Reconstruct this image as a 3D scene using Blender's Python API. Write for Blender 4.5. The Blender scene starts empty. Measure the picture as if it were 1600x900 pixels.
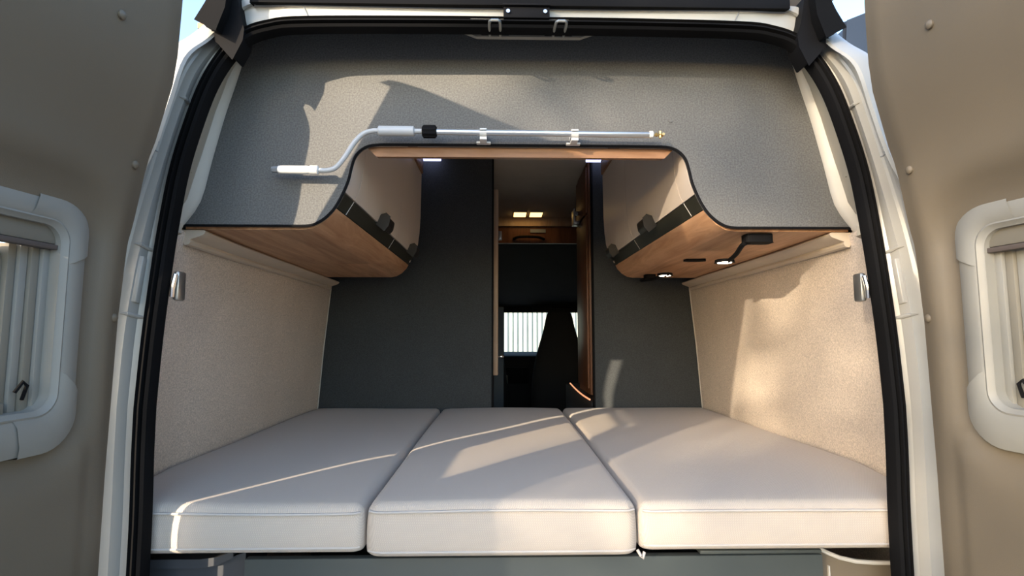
import bpy, bmesh, math, random
from mathutils import Vector, Matrix
random.seed(4)
C = bpy.context.scene.collection
PI = math.pi

# ------------------------------------------------------------------ camera, sky, sun, exposure
sc = bpy.context.scene
PITCH, YAW = math.radians(5.30), math.radians(1.17)
cam_d = bpy.data.cameras.new('camera'); cam = bpy.data.objects.new('camera', cam_d); C.objects.link(cam)
cam.location = (-0.048, 0.0, 1.74)
cam.rotation_euler = (PI/2 + PITCH, 0, -YAW)
cam_d.sensor_width = 36; cam_d.lens = 36*830/1600; cam_d.clip_start = .02
sc.camera = cam

w = bpy.data.worlds.new('sky'); sc.world = w; w.use_nodes = True
nt = w.node_tree; bg = nt.nodes['Background']
sky = nt.nodes.new('ShaderNodeTexSky'); sky.sky_type = 'NISHITA'; sky.sun_disc = False
SUN_EL = math.radians(13.0); SUN_T = .82
TREE_V, TREE_H, TREE_R, TREE_N = 1.22, 4.8, 1.92, 16000
sun_az = math.atan(SUN_T)                       # light travels toward +x +y
sky.sun_elevation = math.radians(20); sky.sun_rotation = PI + sun_az
sky.altitude = 200; sky.air_density = 1.0; sky.dust_density = 1.0; sky.ozone_density = 1.2
nt.links.new(sky.outputs[0], bg.inputs[0]); bg.inputs[1].default_value = .70

sd = bpy.data.lights.new('sun', 'SUN'); so = bpy.data.objects.new('sun', sd); C.objects.link(so)
sd.energy = 10.3; sd.angle = math.radians(.6); sd.color = (1.0, .82, .60)
dv = Vector((math.sin(sun_az)*math.cos(SUN_EL), math.cos(sun_az)*math.cos(SUN_EL), -math.sin(SUN_EL)))
so.rotation_euler = dv.to_track_quat('-Z', 'Y').to_euler(); so.location = (-4, -4, 4)

sc.view_settings.view_transform = 'Standard'; sc.view_settings.look = 'None'
sc.view_settings.exposure = 0.0; sc.view_settings.gamma = 1.0; sc.view_settings.use_curve_mapping = False

# ------------------------------------------------------------------ materials
def mat(name, col, rough=.6, metal=0, spec=.5, var=.06, vscale=6, bump=0, bscale=300, emit=None, es=1, stretch=None):
    m = bpy.data.materials.new(name); m.use_nodes = True
    n = m.node_tree.nodes; l = m.node_tree.links; b = n['Principled BSDF']
    b.inputs['Roughness'].default_value = rough; b.inputs['Metallic'].default_value = metal
    b.inputs['Specular IOR Level'].default_value = spec
    tc = n.new('ShaderNodeTexCoord'); src = tc.outputs['Object']
    if stretch:
        mp = n.new('ShaderNodeMapping'); mp.inputs['Scale'].default_value = stretch
        l.new(src, mp.inputs[0]); src = mp.outputs[0]
    nz = n.new('ShaderNodeTexNoise'); nz.inputs['Scale'].default_value = vscale; nz.inputs['Detail'].default_value = 5
    l.new(src, nz.inputs[0])
    r = n.new('ShaderNodeValToRGB')
    r.color_ramp.elements[0].position = .3; r.color_ramp.elements[1].position = .7
    r.color_ramp.elements[0].color = [c*(1-var) for c in col]+[1]; r.color_ramp.elements[1].color = [min(1, c*(1+var)) for c in col]+[1]
    l.new(nz.outputs[0], r.inputs[0]); l.new(r.outputs[0], b.inputs['Base Color'])
    if bump:
        n2 = n.new('ShaderNodeTexNoise'); n2.inputs['Scale'].default_value = bscale; n2.inputs['Detail'].default_value = 3
        l.new(src, n2.inputs[0]); bp = n.new('ShaderNodeBump'); bp.inputs['Strength'].default_value = bump; bp.inputs['Distance'].default_value = .002
        l.new(n2.outputs[0], bp.inputs['Height']); l.new(bp.outputs[0], b.inputs['Normal'])
    if emit:
        b.inputs['Emission Color'].default_value = (*emit, 1); b.inputs['Emission Strength'].default_value = es
    return m

def felt(name, col):                    # flecked fleece laminate
    m = mat(name, col, .85, spec=.25, var=.05, vscale=5, bump=.25, bscale=420)
    n = m.node_tree.nodes; l = m.node_tree.links
    r = [x for x in n if x.type == 'VALTORGB'][0]; b = n['Principled BSDF']; tc = [x for x in n if x.type == 'TEX_COORD'][0]
    nz = n.new('ShaderNodeTexNoise'); nz.inputs['Scale'].default_value = 260; nz.inputs['Detail'].default_value = 2
    l.new(tc.outputs['Object'], nz.inputs[0])
    rr = n.new('ShaderNodeValToRGB'); rr.color_ramp.elements[0].position = .35; rr.color_ramp.elements[1].position = .65
    rr.color_ramp.elements[0].color = (.80, .80, .80, 1); rr.color_ramp.elements[1].color = (1.15, 1.15, 1.15, 1)
    l.new(nz.outputs[0], rr.inputs[0])
    mx = n.new('ShaderNodeMixRGB'); mx.blend_type = 'MULTIPLY'; mx.inputs[0].default_value = 1
    l.new(r.outputs[0], mx.inputs[1]); l.new(rr.outputs[0], mx.inputs[2]); l.new(mx.outputs[0], b.inputs['Base Color'])
    return m

def weave(name, col, freq=800):
    m = bpy.data.materials.new(name); m.use_nodes = True
    n = m.node_tree.nodes; l = m.node_tree.links; b = n['Principled BSDF']
    b.inputs['Roughness'].default_value = .9; b.inputs['Specular IOR Level'].default_value = .2
    b.inputs['Sheen Weight'].default_value = .15
    tc = n.new('ShaderNodeTexCoord'); outs = []
    for rot in ((0.5, 0.3, .75), (0.5, 0.3, -.75)):
        mp = n.new('ShaderNodeMapping'); mp.inputs['Rotation'].default_value = rot; l.new(tc.outputs['Object'], mp.inputs[0])
        wv = n.new('ShaderNodeTexWave'); wv.inputs['Scale'].default_value = freq/6.3; wv.inputs['Distortion'].default_value = .6
        wv.inputs['Detail'].default_value = 1
        l.new(mp.outputs[0], wv.inputs[0]); outs.append(wv)
    mm = n.new('ShaderNodeMath'); mm.operation = 'MULTIPLY'; l.new(outs[0].outputs['Fac'], mm.inputs[0]); l.new(outs[1].outputs['Fac'], mm.inputs[1])
    r = n.new('ShaderNodeValToRGB'); r.color_ramp.elements[0].color = [c*.90 for c in col]+[1]; r.color_ramp.elements[1].color = [c*1.08 for c in col]+[1]
    r.color_ramp.elements[1].position = .6
    l.new(mm.outputs[0], r.inputs[0]); l.new(r.outputs[0], b.inputs['Base Color'])
    nz = n.new('ShaderNodeTexNoise'); nz.inputs['Scale'].default_value = 14; l.new(tc.outputs['Object'], nz.inputs[0])
    ad = n.new('ShaderNodeMath'); ad.operation = 'MULTIPLY_ADD'; ad.inputs[1].default_value = 2.0
    l.new(nz.outputs[0], ad.inputs[0]); l.new(mm.outputs[0], ad.inputs[2])
    bp = n.new('ShaderNodeBump'); bp.inputs['Strength'].default_value = .35; bp.inputs['Distance'].default_value = .0015
    l.new(ad.outputs[0], bp.inputs['Height']); l.new(bp.outputs[0], b.inputs['Normal'])
    return m

def wood(name, c1, c2, axis=1, rough=.45, plank=0):
    m = bpy.data.materials.new(name); m.use_nodes = True
    n = m.node_tree.nodes; l = m.node_tree.links; b = n['Principled BSDF']
    b.inputs['Roughness'].default_value = rough; b.inputs['Specular IOR Level'].default_value = .3
    tc = n.new('ShaderNodeTexCoord'); mp = n.new('ShaderNodeMapping')
    s = [14, 14, 14]; s[axis] = 1.3; mp.inputs['Scale'].default_value = s; l.new(tc.outputs['Object'], mp.inputs[0])
    nz = n.new('ShaderNodeTexNoise'); nz.inputs['Scale'].default_value = 2.2; nz.inputs['Detail'].default_value = 9; nz.inputs['Roughness'].default_value = .65
    nz.inputs['Distortion'].default_value = .8; l.new(mp.outputs[0], nz.inputs[0])
    r = n.new('ShaderNodeValToRGB'); e = r.color_ramp.elements
    e[0].position = .32; e[0].color = (*c1, 1); e[1].position = .68; e[1].color = (*c2, 1)
    l.new(nz.outputs[0], r.inputs[0])
    col = r.outputs[0]
    if plank:
        br = n.new('ShaderNodeTexBrick'); br.inputs['Scale'].default_value = 1; br.inputs['Mortar Size'].default_value = .0
        br.inputs['Brick Width'].default_value = .62; br.inputs['Row Height'].default_value = .085
        br.inputs['Color1'].default_value = (.82, .80, .78, 1); br.inputs['Color2'].default_value = (1.12, 1.1, 1.08, 1)
        mp2 = n.new('ShaderNodeMapping'); mp2.inputs['Rotation'].default_value = (0, 0, PI/2); l.new(tc.outputs['Object'], mp2.inputs[0]); l.new(mp2.outputs[0], br.inputs[0])
        mx = n.new('ShaderNodeMixRGB'); mx.blend_type = 'MULTIPLY'; mx.inputs[0].default_value = 1
        l.new(col, mx.inputs[1]); l.new(br.outputs[0], mx.inputs[2]); col = mx.outputs[0]
    l.new(col, b.inputs['Base Color'])
    bp = n.new('ShaderNodeBump'); bp.inputs['Strength'].default_value = .12; bp.inputs['Distance'].default_value = .002
    l.new(nz.outputs[0], bp.inputs['Height']); l.new(bp.outputs[0], b.inputs['Normal'])
    return m

def glass_mat(name, tint, gloss=.12):
    m = bpy.data.materials.new(name); m.use_nodes = True
    n = m.node_tree.nodes; l = m.node_tree.links; n.remove(n['Principled BSDF']); o = n['Material Output']
    t = n.new('ShaderNodeBsdfTransparent'); t.inputs[0].default_value = (*tint, 1)
    g = n.new('ShaderNodeBsdfGlossy'); g.inputs['Roughness'].default_value = .03
    fr = n.new('ShaderNodeLayerWeight'); pw = n.new('ShaderNodeMath'); pw.operation = 'POWER'; pw.inputs[1].default_value = 4; l.new(fr.outputs['Facing'], pw.inputs[0])
    mx = n.new('ShaderNodeMixShader'); l.new(pw.outputs[0], mx.inputs[0]); l.new(t.outputs[0], mx.inputs[1]); l.new(g.outputs[0], mx.inputs[2])
    l.new(mx.outputs[0], o.inputs[0]); return m

M = {}
M['body'] = mat('white_paint', (.36, .355, .33), .28, spec=.6, var=.02, vscale=8)
M['bodyin'] = mat('beige_painted_steel', (.34, .31, .26), .5, var=.05)
M['rubber'] = mat('black_rubber', (.006, .006, .0065), .8, spec=.08, var=.2)
M['blackp'] = mat('black_plastic', (.006, .006, .007), .75, spec=.12, var=.1)
M['felt'] = felt('dark_grey_felt', (.130, .130, .127))
M['feltd'] = felt('charcoal_felt', (.05, .055, .058))
M['cavity'] = mat('shade_black', (.006, .006, .007), .95, spec=.05)
M['fleece'] = felt('beige_fleece', (.66, .57, .48))
M['vinyl'] = mat('beige_vinyl', (.62, .53, .42), .55, bump=.15, bscale=500)
M['lining'] = mat('door_lining_plastic', (.145, .120, .086), .55, bump=.12, bscale=600, var=.03)
M['frame'] = mat('window_frame_plastic', (.25, .245, .22), .45, var=.02)
M['frame2'] = mat('blind_cassette_plastic', (.20, .185, .15), .5, var=.02)
M['framed'] = mat('brown_grey_blind', (.10, .08, .07), .6)
M['cloth'] = weave('cushion_weave', (.54, .475, .41))
M['piping'] = mat('cushion_piping', (.52, .48, .44), .8, bump=.3, bscale=900)
M['wood'] = wood('light_oak_laminate', (.40, .20, .10), (.66, .40, .23), 1, plank=1)
M['woodx'] = wood('oak_crossbeam', (.26, .125, .06), (.42, .23, .12), 0)
M['woodd'] = wood('dark_walnut', (.10, .04, .02), (.18, .075, .035), 2)
M['woodl'] = wood('pale_wood_edge', (.38, .26, .18), (.48, .35, .25), 2)
M['cabdoor'] = mat('cream_gloss_laminate', (.74, .64, .55), .35, spec=.4, var=.015)
M['rail'] = mat('olive_black_rail', (.028, .027, .018), .5)
M['seam'] = mat('pale_joint_line', (.75, .72, .66), .5)
M['handle'] = mat('gunmetal_handle', (.022, .017, .013), .5)
M['white'] = mat('white_plastic', (.74, .74, .72), .4, var=.01)
M['cream'] = mat('cream_plastic_trim', (.55, .53, .48), .5, var=.02)
M['greyp'] = mat('grey_plastic', (.22, .24, .26), .5)
M['alu'] = mat('brushed_aluminium', (.70, .72, .74), .3, metal=.85, var=.03)
M['lacq'] = mat('pale_grey_lacquer', (.50, .51, .52), .4, var=.01)
M['cover'] = mat('beige_pillar_cover', (.42, .385, .31), .5, var=.02)
M['boxp'] = mat('dark_box_plastic', (.05, .055, .065), .5)
M['chrome'] = mat('chrome', (.75, .75, .75), .12, metal=1, var=.01)
M['brass'] = mat('brass', (.62, .42, .16), .3, metal=.9)
M['zinc'] = mat('zinc_steel', (.42, .42, .40), .35, metal=.9)
M['base'] = mat('bed_base_laminate', (.05, .06, .058), .6)
M['ceil'] = mat('cream_ceiling', (.60, .52, .42), .8)
M['cab'] = mat('black_upholstery', (.02, .02, .022), .9)
M['cabd'] = mat('dark_olive_panel', (.045, .042, .032), .8)
M['navy'] = mat('dark_blue_grey_panel', (.045, .06, .075), .6)
M['floor'] = wood('vinyl_floor', (.10, .08, .06), (.18, .14, .10), 1)
M['asph'] = mat('asphalt', (.16, .155, .15), .9, var=.2, vscale=3, bump=.5, bscale=40)
M['fence'] = mat('pale_corrugated_sheet', (.30, .34, .33), .5, var=.08, vscale=2)
M['led'] = mat('warm_led', (1, .8, .5), .5, emit=(1.0, .62, .22), es=3.2)
M['ledw'] = mat('reading_led', (1, .9, .8), .5, emit=(1.0, .90, .72), es=14)
M['ledb'] = mat('cool_led', (.8, .85, 1), .5, emit=(.55, .6, 1.0), es=2.2)
M['edgeglow'] = mat('amber_edge_reflection', (1, .6, .4), .5, emit=(1.0, .42, .2), es=1.0)
M['tint'] = glass_mat('tinted_acrylic', (.80, .78, .74))
M['clear'] = glass_mat('windscreen_glass', (.85, .9, .88))
M['awn'] = mat('anthracite_aluminium', (.03, .04, .06), .5)

# ------------------------------------------------------------------ builders
def mesh_obj(name, verts, faces, m, parent=None, smooth=False, bevel=0, bseg=2, sub=0, angle=40):
    me = bpy.data.meshes.new(name); me.from_pydata([tuple(v) for v in verts], [], faces); me.validate(); me.update()
    bm = bmesh.new(); bm.from_mesh(me); bmesh.ops.remove_doubles(bm, verts=bm.verts, dist=1e-6)
    if bevel:
        es = [e for e in bm.edges if len(e.link_faces) == 2 and e.calc_face_angle(0) > .5]
        bmesh.ops.bevel(bm, geom=es, offset=bevel, segments=bseg, affect='EDGES', profile=.5, clamp_overlap=True)
    bmesh.ops.recalc_face_normals(bm, faces=bm.faces)
    bm.to_mesh(me); bm.free()
    me.materials.append(m)
    if smooth or bevel:
        for p in me.polygons: p.use_smooth = True
        me.set_sharp_from_angle(angle=math.radians(angle))
    o = bpy.data.objects.new(name, me); C.objects.link(o)
    if parent:
        o.parent = parent
        # parts keep world coordinates in their mesh: cancel the parent's own location
        q = parent; loc = Vector((0, 0, 0))
        while q: loc += q.location; q = q.parent
        o.location = -loc
    if sub:
        md = o.modifiers.new('sub', 'SUBSURF'); md.levels = md.render_levels = sub
    return o
def thing(name, label, cat, loc=(0, 0, 0), group=None, kind=None):
    o = bpy.data.objects.new(name, None); C.objects.link(o); o.location = loc; o.empty_display_size = .05
    o['label'] = label; o['category'] = cat
    if group: o['group'] = group
    if kind: o['kind'] = kind
    return o
def tag(o, label, cat, group=None, kind=None):
    o['label'] = label; o['category'] = cat
    if group: o['group'] = group
    if kind: o['kind'] = kind
    return o

class MB:
    def __init__(s): s.v = []; s.f = []
    def add(s, v, f):
        b = len(s.v); s.v += [tuple(p) for p in v]; s.f += [tuple(i+b for i in q) for q in f]; return s
    def box(s, x0, x1, y0, y1, z0, z1):
        v = [(x, y, z) for x in (x0, x1) for y in (y0, y1) for z in (z0, z1)]
        return s.add(v, [(0, 1, 3, 2), (4, 6, 7, 5), (0, 4, 5, 1), (2, 3, 7, 6), (0, 2, 6, 4), (1, 5, 7, 3)])
    def tube(s, pts, r, n=10, cap=True):
        pts = [Vector(p) for p in pts]; rs = r if isinstance(r, (list, tuple)) else [r]*len(pts)
        t0 = (pts[1]-pts[0]).normalized(); up = Vector((0, 0, 1)) if abs(t0.z) < .9 else Vector((0, 1, 0))
        a = t0.cross(up).normalized(); V = []
        for i, p in enumerate(pts):
            t = (pts[min(i+1, len(pts)-1)]-pts[max(i-1, 0)]).normalized()
            a = (a - t*a.dot(t)).normalized(); b = t.cross(a)
            V += [p + (a*math.cos(2*PI*k/n)+b*math.sin(2*PI*k/n))*rs[i] for k in range(n)]
        F = [(i*n+k, i*n+(k+1) % n, (i+1)*n+(k+1) % n, (i+1)*n+k) for i in range(len(pts)-1) for k in range(n)]
        if cap: F += [tuple(range(n)), tuple(range((len(pts)-1)*n, len(pts)*n))]
        return s.add(V, F)
    def grid(s, rows, close=False):
        m_ = len(rows[0]); V = [p for r in rows for p in r]
        F = [(i*m_+k, i*m_+(k+1) % m_, (i+1)*m_+(k+1) % m_, (i+1)*m_+k) for i in range(len(rows)-1) for k in range(m_ if close else m_-1)]
        return s.add(V, F)
    def prism(s, poly, axis, a, b):          # poly: 2D points of the two other axes in order
        def mk(p, t):
            q = list(p); q.insert(axis, t); return q
        n = len(poly); V = [mk(p, a) for p in poly]+[mk(p, b) for p in poly]
        F = [tuple(range(n)), tuple(range(n, 2*n))]+[(i, (i+1) % n, n+(i+1) % n, n+i) for i in range(n)]
        return s.add(V, F)
    def build(s, name, m, parent=None, **k): return mesh_obj(name, s.v, s.f, m, parent, **k)

def catmull(pts, n=6):
    out = []
    P = [pts[0]]+list(pts)+[pts[-1]]
    for i in range(1, len(P)-2):
        p0, p1, p2, p3 = [Vector(P[j]) for j in (i-1, i, i+1, i+2)]
        for k in range(n):
            t = k/n
            out.append(.5*((2*p1)+(-p0+p2)*t+(2*p0-5*p1+4*p2-p3)*t*t+(-p0+3*p1-3*p2+p3)*t**3))
    out.append(Vector(pts[-1])); return out
def lerp(a, b, t): return a+(b-a)*t
def interp(x, xs, ys):
    if x <= xs[0]: return ys[0]
    for i in range(len(xs)-1):
        if x <= xs[i+1]: return lerp(ys[i], ys[i+1], (x-xs[i])/(xs[i+1]-xs[i]))
    return ys[-1]
def sstep(a, b, x):
    t = min(max((x-a)/(b-a), 0), 1); return t*t*(3-2*t)

# ------------------------------------------------------------------ rear opening outline (half, bottom to top centre)
def Yo(z): return 1.08+.06*min(max((z-1.6)/.85, 0), 1)
IN = [(.738, .60), (.738, 1.30), (.743, 1.52), (.745, 1.72), (.742, 1.85), (.737, 1.96), (.726, 2.09), (.705, 2.20), (.682, 2.285), (.651, 2.35), (.612, 2.398), (.56, 2.42), (.48, 2.430), (.2, 2.434), (0, 2.434)]
SK = [(.812, .60, 1.0), (.813, 1.30, 1.0), (.812, 1.52, 1.0), (.811, 1.74, 1.0), (.792, 1.88, 1.0), (.765, 1.99, 1.01), (.724, 2.10, 1.02), (.703, 2.20, 1.03), (.683, 2.30, 1.04), (.668, 2.37, 1.09), (.645, 2.43, 1.122), (.60, 2.475, 1.13), (.49, 2.480, 1.125), (.2, 2.481, 1.13), (0, 2.481, 1.13)]
BK = [(.86, .60), (.86, 1.30), (.85, 1.50), (.82, 1.72), (.775, 1.86), (.765, 1.95), (.785, 2.05), (.752, 2.18), (.735, 2.26), (.71, 2.35), (.69, 2.43), (.62, 2.50), (.48, 2.52), (.2, 2.53), (0, 2.53)]
INs = catmull([(x, z, 0) for x, z in IN], 5); SKs = catmull([(x, z, y) for x, z, y in SK], 5); BKs = catmull([(x, z, 0) for x, z in BK], 5)
def full(L, s=None): return [(-p[0], p[1]) for p in L]+[(p[0], p[1]) for p in reversed(L[:-1])]
fin, fbk = full(INs), full(BKs)
fsk = [(-p[0], p[1], p[2]) for p in SKs]+[(p[0], p[1], p[2]) for p in reversed(SKs[:-1])]

# ground, fence ahead of the van
g = MB(); g.add([(-60, -60, 0), (60, -60, 0), (60, 60, 0), (-60, 60, 0)], [(0, 1, 2, 3)])
tag(g.build('ground', M['asph']), 'grey asphalt yard around the van', 'ground', kind='structure')
rows = []
for k in range(0, 401):
    x = -4+k*.02; d = .022*math.sin(k*PI/2.5)
    rows.append([(x, 11.0+d, 0.0), (x, 11.0+d, 2.9)])
tag(MB().grid(rows).build('corrugated_fence', M['fence'], smooth=True), 'pale corrugated metal fence seen through the windscreen', 'fence')

# bare-branched tree in the yard behind the camera: its thin crown dapples the low sun on the right half of the van
tr = thing('yard_tree', 'thinly leaved tree in the yard behind the viewer, left of the van', 'tree', (0, 0, 0))
hd = Vector((math.sin(sun_az), math.cos(sun_az), 0)); hn = Vector((math.cos(sun_az), -math.sin(sun_az), 0))
tc_ = hn*TREE_V - hd*14.0; mb = MB()
mb.tube([tc_, tc_+Vector((.05, .02, 1.5)), tc_+Vector((-.05, 0, 3.2)), tc_+Vector((0, 0, 5.0))], [.16, .13, .10, .04], 10)
for k in range(14):
    a = random.uniform(0, 2*PI); z = random.uniform(3.0, 5.0); q = tc_+Vector((0, 0, z))
    L_ = random.uniform(.9, 1.6); mb.tube([q, q+Vector((math.cos(a)*L_*.5, math.sin(a)*L_*.5, .35*L_)), q+Vector((math.cos(a)*L_, math.sin(a)*L_, .8*L_))], [.035, .02, .008], 5)
mb.build('trunk', mat('bark', (.10, .08, .06), .9), tr)
mb = MB()
for k in range(TREE_N):
    while True:
        p = Vector((random.uniform(-1, 1), random.uniform(-1, 1), random.uniform(-1, 1)))
        if abs(p.x)**3+abs(p.y)**3+abs(p.z)**3 < 1: break
    p = tc_+Vector((0, 0, TREE_H))+Vector((p.x*TREE_R, p.y*TREE_R, p.z*2.2))
    a = Vector((random.uniform(-1, 1), random.uniform(-1, 1), random.uniform(-1, 1))).normalized(); b = a.orthogonal().normalized(); r_ = random.uniform(.05, .09)
    mb.add([p-a*r_, p-b*r_*.5, p+a*r_, p+b*r_*.5], [(0, 1, 2, 3)])
lv_ = mb.build('foliage', mat('leaf', (.10, .12, .04), .7), tr); lv_['kind'] = 'stuff'

# ------------------------------------------------------------------ van body frame around the rear doors
body = thing('van_body', 'white van body with pressed steel frame around the rear opening', 'van', (0, 1.1, 0))
prof = [(0, 0), (0, .020), (.10, .028), (.16, .026), (.30, .024), (.35, .038), (.40, .041), (.60, .038), (.66, .026), (.72, .022), (.90, .016), (1, 0)]
def nrm(i):
    a = fin[max(i-1, 0)]; b = fin[min(i+1, len(fin)-1)]; t = Vector((b[0]-a[0], b[1]-a[1])).normalized(); return -t[1], t[0]
def jamb(i, f, q):
    (ax, az), (bx, bz, by) = fin[i], fsk[i]; nx, nz = nrm(i); k = .25 if abs(ax) < .5 else (.25+.75*min(1, (abs(ax)-.5)/.1))
    return Vector((lerp(ax, bx, f)+nx*q*k, lerp(Yo(az), by, f), lerp(az, bz, f)+nz*q*k))
def frame_rows(i0, i1):
    rows = []
    for i in range(i0, i1):
        r = [jamb(i, f, q) for f, q in prof]
        x, z, y = fsk[i]; sg = 1 if x > 0 else -1; side = min(1, max(0, (abs(x)-.5)/.08))
        if side > 0:
            wd = interp(z, [1.5, 1.9, 2.15, 2.4], [.12, .11, .075, .052])*side
            r += [Vector((x+sg*.004, y-.006, z)), Vector((x+sg*wd*.5, y-.004, z+.008*side)), Vector((x+sg*wd*.9, y+.010, z+.016*side)), Vector((x+sg*wd, y+.04, z+.02*side)), Vector((x+sg*(wd+.03*side), y+.30, z+.05*side))]
        else: r += [Vector((x, y+.01, z+.002)), Vector((x, y+.012, z+.006)), Vector((x, y+.02, z+.01)), Vector((x, y+.05, z+.012)), Vector((x, y+.27, z+.03))]
        zt = lerp(2.69, z+.06, side); sx = interp(zt, [0, .9, 1.5, 2.0, 2.3, 2.5, 2.63, 2.69], [.97, .99, .99, .96, .925, .87, .79, .60])
        r.append(Vector((sg*lerp(abs(x), sx, side) if x else 0, 1.6, zt)))
        rows.append(r)
    return rows
n = len(fin)
def side_slices(sgn):
    idx = [i for i in range(n) if fin[i][0]*sgn > .601]; return min(idx), max(idx)+1
for sgn, nm in ((-1, 'rear_pillar'), (1, 'rear_pillar')):
    a, b = side_slices(sgn); MB().grid(frame_rows(a, b)).build(nm, M['body'], body, smooth=True, angle=25)
la, lb = side_slices(-1); ra, rb = side_slices(1)
MB().grid(frame_rows(lb-1, ra+1)).build('roof_rail', M['body'], body, smooth=True, angle=25)
# pressed ridges and sealer lines on the jambs
def jz(sg, z): return min((i for i in range(len(fin)) if fin[i][0]*sg > .6), key=lambda i: abs(fin[i][1]-z))
for sg in (-1, 1):
    for z in (1.785, 1.915, 2.235):
        i = jz(sg, z); MB().tube([jamb(i, f, q-.001) for f, q in ((.02, .020), (.10, .028), (.20, .026), (.30, .024), (.34, .034))], [.0015, .004, .0045, .004, .001], 8).build('pressed_ridge', M['body'], body, smooth=True)
    mb = MB(); i0, i1 = jz(sg, 1.81), jz(sg, 1.895)
    v = [jamb(i, f, q) for i in (i0, i1) for f, q in ((.13, .027), (.27, .0245))]; v2 = [jamb(i, f, q-.006) for i in (i0, i1) for f, q in ((.15, .027), (.25, .0245))]
    mb.add(v+v2, [(0, 1, 5, 4), (1, 3, 7, 5), (3, 2, 6, 7), (2, 0, 4, 6), (4, 5, 7, 6)]); mb.build('pressed_pad', M['body'], body, bevel=.0015)
    i = jz(sg, 2.12); MB().tube([jamb(i, f, q-.0005) for f, q in ((.35, .038), (.40, .041), (.60, .038), (.66, .026), (.9, .016), (1, 0))], .0011, 6).build('sealer_line', M['greyp'], body)
    MB().tube([(sg*.475, 1.138, 2.440), (sg*.482, 1.132, 2.458), (sg*.49, 1.127, 2.476)], .0013, 6).build('sealer_line', M['greyp'], body)
# sides and roof
for sgn in (-1, 1):
    rows = []
    for Y, k in ((1.6, -.03), (2.4, 0), (5.2, 0), (6.2, -.1)):
        rows.append([(sgn*(x+k), Y, z) for x, z in ((1.0, .25), (1.02, .9), (1.02, 1.5), (.99, 2.0), (.955, 2.3), (.90, 2.5), (.82, 2.63), (.6, 2.69), (0, 2.70))])
    MB().grid(rows).build('side_panel', M['body'], body, smooth=True)
# inner return of the frame behind the seal
def inner_rows(a, b):
    rows = []
    for i in range(a, b):
        (ax, az), (bx, bz) = fin[i], fbk[i]
        y1 = 1.15 if bz < 2.0 else 1.19
        rows.append([(ax, Yo(az)+.005, az), (lerp(ax, bx, .35), lerp(Yo(az), y1, .4), lerp(az, bz, .35)), (lerp(ax, bx, .6), lerp(Yo(az), y1, .55), lerp(az, bz, .6)), (bx, y1, bz), (bx+(.06 if bx > 0 else -.06)*(1 if abs(bx) > .6 else 0), 1.235, bz+.02)])
    return rows
MB().grid(inner_rows(0, lb)).build('inner_pillar', M['bodyin'], body, smooth=True, angle=25)
MB().grid(inner_rows(ra, n)).build('inner_pillar', M['bodyin'], body, smooth=True, angle=25)
MB().grid(inner_rows(lb-1, ra+1)).build('inner_roof_rail', M['cavity'], body, smooth=True, angle=25)  # matte black: deep shade between seal and header is put into its colour
for sgn in (-1, 1):   # beige pillar cover between the seal and the column trim, with two clipped tabs
    cv = [(2.46, .672, .604, .60), (2.40, .697, .655, .62), (2.35, .712, .662, .655), (2.27, .735, .70, .684), (2.16, .762, .727, .711), (2.06, .790, .735, .726), (2.0, .800, .742, .733), (1.93, .772, .748, .737), (1.86, .764, .750, .740)]
    rows = []
    for z, xo, xm, xi in cv:
        yo = 1.245 if z > 2.0 else (1.20 if z > 1.95 else 1.152)
        rows.append([(sgn*xi, Yo(z)+.004, z-.004), (sgn*lerp(xi, xo, .35), lerp(Yo(z), yo, .45), z), (sgn*lerp(xi, xo, .75), lerp(Yo(z), yo, .8), z), (sgn*xo, yo, z)])
    MB().grid(rows).build('pillar_cover', M['cover'], body, smooth=True, angle=40)
    for z, x, y in ((2.115, .745, 1.150), (1.975, .750, 1.135)):
        v = [(sgn*(x+dx), y+dy, z+dz) for dx, dy, dz in ((-.010, .012, -.012), (.016, .03, -.014), (.014, -.006, -.010), (-.006, -.012, -.010), (-.008, .014, .012), (.016, .03, .012), (.010, .004, .012), (-.004, -.002, .012))]
        mesh_obj('clip_tab', v, [(0, 1, 2, 3), (4, 5, 6, 7), (0, 1, 5, 4), (1, 2, 6, 5), (2, 3, 7, 6), (3, 0, 4, 7)], M['cover'], body, bevel=.002)

# door seal: black rubber profile with two ribs
def sweep(path, prof, ang=0):
    rows = []
    for i, (x, z) in enumerate(path):
        a = path[max(i-1, 0)]; b = path[min(i+1, len(path)-1)]
        t = Vector((b[0]-a[0], b[1]-a[1])).normalized(); nx, nz = -t[1], t[0]
        rows.append([(x+nx*p, Yo(z)+q, z+nz*p) for p, q in prof])
    return rows
seal = thing('door_seal', 'black rubber seal running round the rear door opening', 'seal', (0, 1.1, 1.3))
sp = [(-.015, .002), (-.017, -.008), (-.013, -.024), (-.008, -.028), (-.005, -.018), (-.002, -.016), (.001, -.027), (.004, -.027), (.006, -.015), (.009, -.014), (.014, -.022), (.019, -.008), (.019, .006)]
MB().grid(sweep(fin, sp)).build('sealing_lip', M['rubber'], seal, smooth=True, angle=35)

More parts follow.
